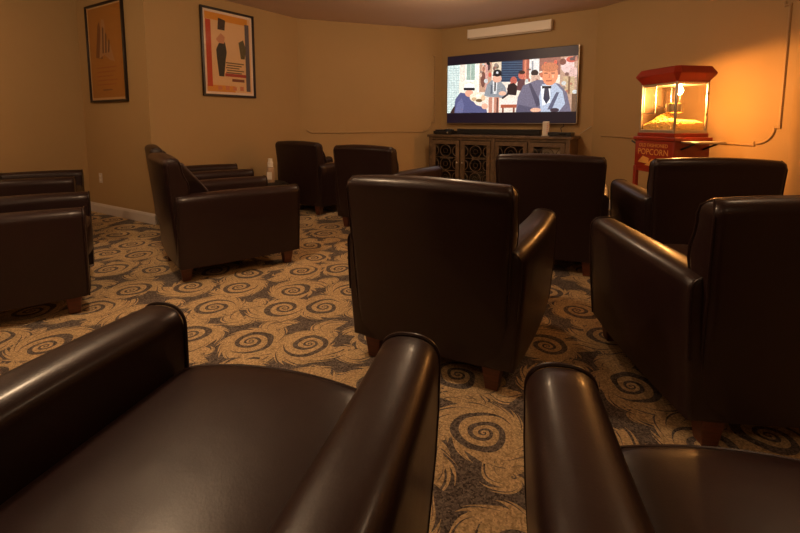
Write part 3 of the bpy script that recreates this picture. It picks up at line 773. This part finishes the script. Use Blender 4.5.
# ------------------------------------------------------------------ popcorn cart and machine
PRZ = R(-80)
C0 = Vector((2.383, 3.81)); ex = Vector((cos(PRZ), sin(PRZ))); ey = Vector((-sin(PRZ), cos(PRZ)))
HWX, HWY = .215, .165
PC = C0 - ex*HWX + ey*HWY
PZ = .945
ct = empty('popcorn_cart', (PC.x, PC.y, 0), PRZ)
cw, cd = .245, .185
MB().box((0, 0, PZ-.018), (2*cw+.02, 2*cd+.02, .034)).build('top', M['red'], ct, bevel=.006)
MB().box((0, 0, .77), (2*cw-.01, 2*cd-.01, .315)).build('panel_box', M['red'], ct, bevel=.006)
for sx in (-1, 1):
    for sy in (-1, 1):
        MB().box((sx*(cw-.018), sy*(cd-.018), .36), (.036, .036, .60)).build('post', M['red'], ct, bevel=.004)
MB().box((0, 0, .17), (2*cw-.03, 2*cd-.03, .03)).build('lower_shelf', M['red'], ct, bevel=.004)
for sx in (-1, 1):
    for sy in (-1, 1):
        MB().loft([[(sx*(cw-.018)+h, sy*(cd-.018)+.032*cos(2*pi*k/20), .032+.032*sin(2*pi*k/20)) for k in range(20)] for h in (-.012, .012)]).build('caster', M['black'], ct)
        MB().box((sx*(cw-.018), sy*(cd-.018), .062), (.034, .03, .024)).build('caster_bracket', M['alu'], ct)
# side shelf with bracket (right side) and handle (left)
sh = MB().box((cw+.105, 0, .905), (.19, .26, .016)).build('side_shelf', M['alu'], ct, bevel=.003)
for sx in (-1, 1):
    for sy in (-1, 1):
        MB().tube([(sx*(cw+.0), sy*.11, .84), (sx*(cw+.05), sy*.11, .86), (sx*(cw+.13), sy*.11, .892)], .009, 6).build('shelf_bracket', M['black'], ct)
MB().tube([(-cw, -.12, .90), (-cw-.07, -.12, .905), (-cw-.07, .12, .905), (-cw, .12, .90)], .011, 8).build('push_handle', M['black'], ct)
# sign on the front
def text(s_, size, x, y, z, parent, mat, name='lettering', rotz=0):
    c = bpy.data.curves.new('txt', 'FONT'); c.body = s_; c.size = size; c.extrude = .0012; c.align_x = 'CENTER'; c.align_y = 'CENTER'; c.resolution_u = 3
    o = bpy.data.objects.new('txt', c); COL.objects.link(o)
    bpy.context.view_layer.update()
    me = bpy.data.meshes.new_from_object(o.evaluated_get(bpy.context.evaluated_depsgraph_get()))
    bpy.data.objects.remove(o); me.materials.clear(); me.materials.append(mat)
    n = bpy.data.objects.new(name, me); COL.objects.link(n); n.parent = parent
    n.location = (x, y, z); n.rotation_euler = (pi/2, 0, rotz); return n
yf = -cd+.004
for (s_, sz, z) in (('OLD FASHIONED', .046, .862), ('POPCORN', .080, .800)):
    text(s_, sz, -.005, yf, z, ct, M['gold'])
mb = MB()
for k, (a, b_, c_, d_) in enumerate(((-.19, .70, -.06, .742), (-.10, .675, .09, .72))):
    mb.poly([(a, yf-.001, b_), (c_, yf-.001, b_-.01), (c_+.02, yf-.001, d_), ((a+c_)/2, yf-.001, d_+.02)])
mb.build('painted_emblem', M['gold'], ct)
MB().loft([[(x, yf+.002, z) for x, z in ((-.215, .63), (.215, .63), (.225, .65), (.225, .895), (.215, .905), (-.215, .905), (-.225, .895), (-.225, .65))],
           [(x, yf-.0005, z) for x, z in ((-.210, .635), (.210, .635), (.22, .655), (.22, .89), (.21, .90), (-.21, .90), (-.22, .89), (-.22, .655))]]).build('sign_panel', M['red'], ct)
tag(ct, 'red popcorn cart with gold lettering standing behind the right-hand chair', 'cart')

pm = empty('popcorn_machine', (PC.x, PC.y, PZ), PRZ)
ZB, ZT = .035, .485
MB().box((0, 0, ZB/2), (2*HWX+.02, 2*HWY+.02, ZB)).build('base_tray', M['red'], pm, bevel=.004)
MB().box((0, 0, ZB+.008), (2*HWX-.01, 2*HWY-.01, .016)).build('tray_floor', M['alu'], pm)
for sx in (-1, 1):
    for sy in (-1, 1):
        MB().box((sx*(HWX-.009), sy*(HWY-.009), (ZB+ZT)/2), (.018, .018, ZT-ZB)).build('corner_post', M['alu'], pm, bevel=.003)
for sy in (-1, 1):
    MB().box((0, sy*(HWY-.008), ZB+.014), (2*HWX-.036, .012, .028)).build('lower_rail', M['alu'], pm, bevel=.002)
for sx in (-1, 1):
    MB().box((sx*(HWX-.008), 0, ZB+.014), (.012, 2*HWY-.036, .028)).build('lower_rail', M['alu'], pm, bevel=.002)
for sy in (-1, 1): MB().box((0, sy*(HWY-.006), (ZB+ZT)/2+.014), (2*HWX-.038, .003, ZT-ZB-.030)).build('glass_pane', M['glass'], pm)
MB().box((HWX-.006, 0, (ZB+ZT)/2+.014), (.003, 2*HWY-.038, ZT-ZB-.030)).build('glass_pane', M['glass'], pm)
MB().box((-HWX+.006, 0, (ZB+ZT)/2+.014), (.004, 2*HWY-.038, ZT-ZB-.030)).build('rear_panel', M['panel'], pm)
def rring(o, z, ch=.03):
    x, y = HWX+o, HWY+o
    return [(x-ch, -y, z), (x, -y+ch, z), (x, y-ch, z), (x-ch, y, z), (-x+ch, y, z), (-x, y-ch, z), (-x, -y+ch, z), (-x+ch, -y, z)]
MB().loft([rring(-.005, ZT-.002, .01), rring(.004, ZT-.002, .012), rring(.008, ZT+.012, .015), rring(.052, ZT+.062, .04), rring(.054, ZT+.074, .04), rring(.018, ZT+.130, .03), rring(-.02, ZT+.138, .03)]).build('roof', M['red'], pm, ang=15)
MB().box((0, 0, ZT-.014), (2*HWX-.03, 2*HWY-.03, .02)).build('ceiling_plate', M['alu'], pm)
kt = MB().lathe([(.0, .215), (.066, .215), (.074, .222), (.076, .300), (.080, .304), (.074, .308), (.0, .312)], (-.0, .02, 0), 28).build('kettle', M['steel'], pm)
MB().tube([(-.05, .02, ZT-.02), (-.055, .02, .36), (-.05, .02, .31)], .007).build('kettle_hanger', M['steel'], kt)
MB().tube([(.05, .02, ZT-.02), (.055, .02, .36), (.05, .02, .31)], .007).build('kettle_hanger', M['steel'], kt)
MB().tube([(-.075, .02, .26), (-.12, -.01, .262), (-.165, -.02, .285)], .007).build('kettle_handle', M['steel'], kt)
MB().tube([(0, .02, .31), (0, .02, ZT-.02)], .010).build('stirrer_rod', M['steel'], kt)
# thin aluminium bars outlining a rectangle inside the front pane
mb = MB()
for x0, x1 in ((-.19, -.045),):
    mb.box((x0, -HWY+.018, .34), (.008, .006, .25)); mb.box((x1, -HWY+.018, .34), (.008, .006, .25)); mb.box(((x0+x1)/2, -HWY+.018, .46), (x1-x0, .006, .008)); mb.box(((x0+x1)/2, -HWY+.018, .215), (x1-x0, .006, .008))
mb.build('pane_outline', M['alu'], pm)
for z in (.20, .38): MB().tube([(HWX+.003, HWY-.02, z-.012), (HWX+.003, HWY-.02, z+.012)], .006).build('hinge', M['steel'], pm)
BX, BY, BZ = .10, -.03, .405
MB().lathe([(.0, .0), (.012, .002), (.026, .020), (.030, .040), (.022, .062), (.014, .078), (.013, .090), (0, .090)], n=16).build('light_bulb', M['bulb'], pm, loc=(BX, BY, BZ-.03))
tag(pm, 'red roofed glass popcorn machine lit from within on top of the cart', 'popcorn machine')
bp_ = PC + ex*BX + ey*BY
pl = bpy.data.lights.new('popcorn_lamp', 'POINT'); pl.energy = 58; pl.color = (1.0, 0.40, 0.09); pl.shadow_soft_size = .03
po = bpy.data.objects.new('popcorn_lamp', pl); COL.objects.link(po); po.location = (bp_.x+.0, bp_.y, PZ+BZ-.045)

# heap of popcorn inside
hp = MB(); rnd = random.Random(3)
nx, ny = 26, 20
def hz(u, v): 
    return .050+.105*math.exp(-((u+.35)**2)/.28-((v+.1)**2)/.6)+.040*math.exp(-((u-.6)**2)/.3)
vs = []; fs = []
X0, Y0 = HWX-.022, HWY-.022
for j in range(ny+1):
    for i in range(nx+1):
        u, v = -1+2*i/nx, -1+2*j/ny
        vs.append((u*X0, v*Y0, ZB+.016+hz(u, v)-.006))
n0 = len(vs)
for j in range(ny):
    for i in range(nx):
        a = j*(nx+1)+i; fs.append((a, a+1, a+nx+2, a+nx+1))
edge = [i for i in range(nx+1)] + [j*(nx+1)+nx for j in range(1, ny+1)] + [ny*(nx+1)+i for i in range(nx-1, -1, -1)] + [j*(nx+1) for j in range(ny-1, 0, -1)]
base = []
for k in edge: base.append(len(vs)); vs.append((vs[k][0], vs[k][1], ZB+.017))
for k in range(len(edge)):
    a, b_ = edge[k], edge[(k+1) % len(edge)]; c_, d_ = base[(k+1) % len(edge)], base[k]; fs.append((a, d_, c_, b_))
hp.add(vs, fs)
bm = bmesh.new(); bmesh.ops.create_icosphere(bm, subdivisions=1, radius=1); iv = [v.co.copy() for v in bm.verts]; jf = [tuple(v.index for v in f.verts) for f in bm.faces]; bm.free()
def blob(x, y, z, r):
    rot = Matrix.Rotation(rnd.random()*6, 3, 'Z') @ Matrix.Rotation(rnd.random()*6, 3, 'X')
    hp.add([(Vector((x, y, z)) + rot @ Vector((v.x*r*(.8+.5*rnd.random()), v.y*r*(.8+.5*rnd.random()), v.z*r*(.8+.4*rnd.random())))) for v in iv], jf)
for k in range(620):
    u, v = rnd.uniform(-.95, .95), rnd.uniform(-.95, .95)
    blob(u*X0, v*Y0, ZB+.016+hz(u, v), rnd.uniform(.006, .0105))
for k in range(300):       # against the panes
    t_ = rnd.uniform(-.96, .96); s_ = rnd.random()
    if rnd.random() < .6: u, v = t_, -.97
    else: u, v = .97, t_
    blob(u*X0, v*Y0, ZB+.022+(hz(u, v)-.006)*s_, rnd.uniform(.006, .010))
ho = hp.build('popcorn', M['popcorn'], ang=60)
ho.location = (PC.x, PC.y, PZ); ho.rotation_euler = (0, 0, PRZ)
tag(ho, 'heap of yellow popcorn inside the lit glass machine', 'popcorn', kind='stuff')
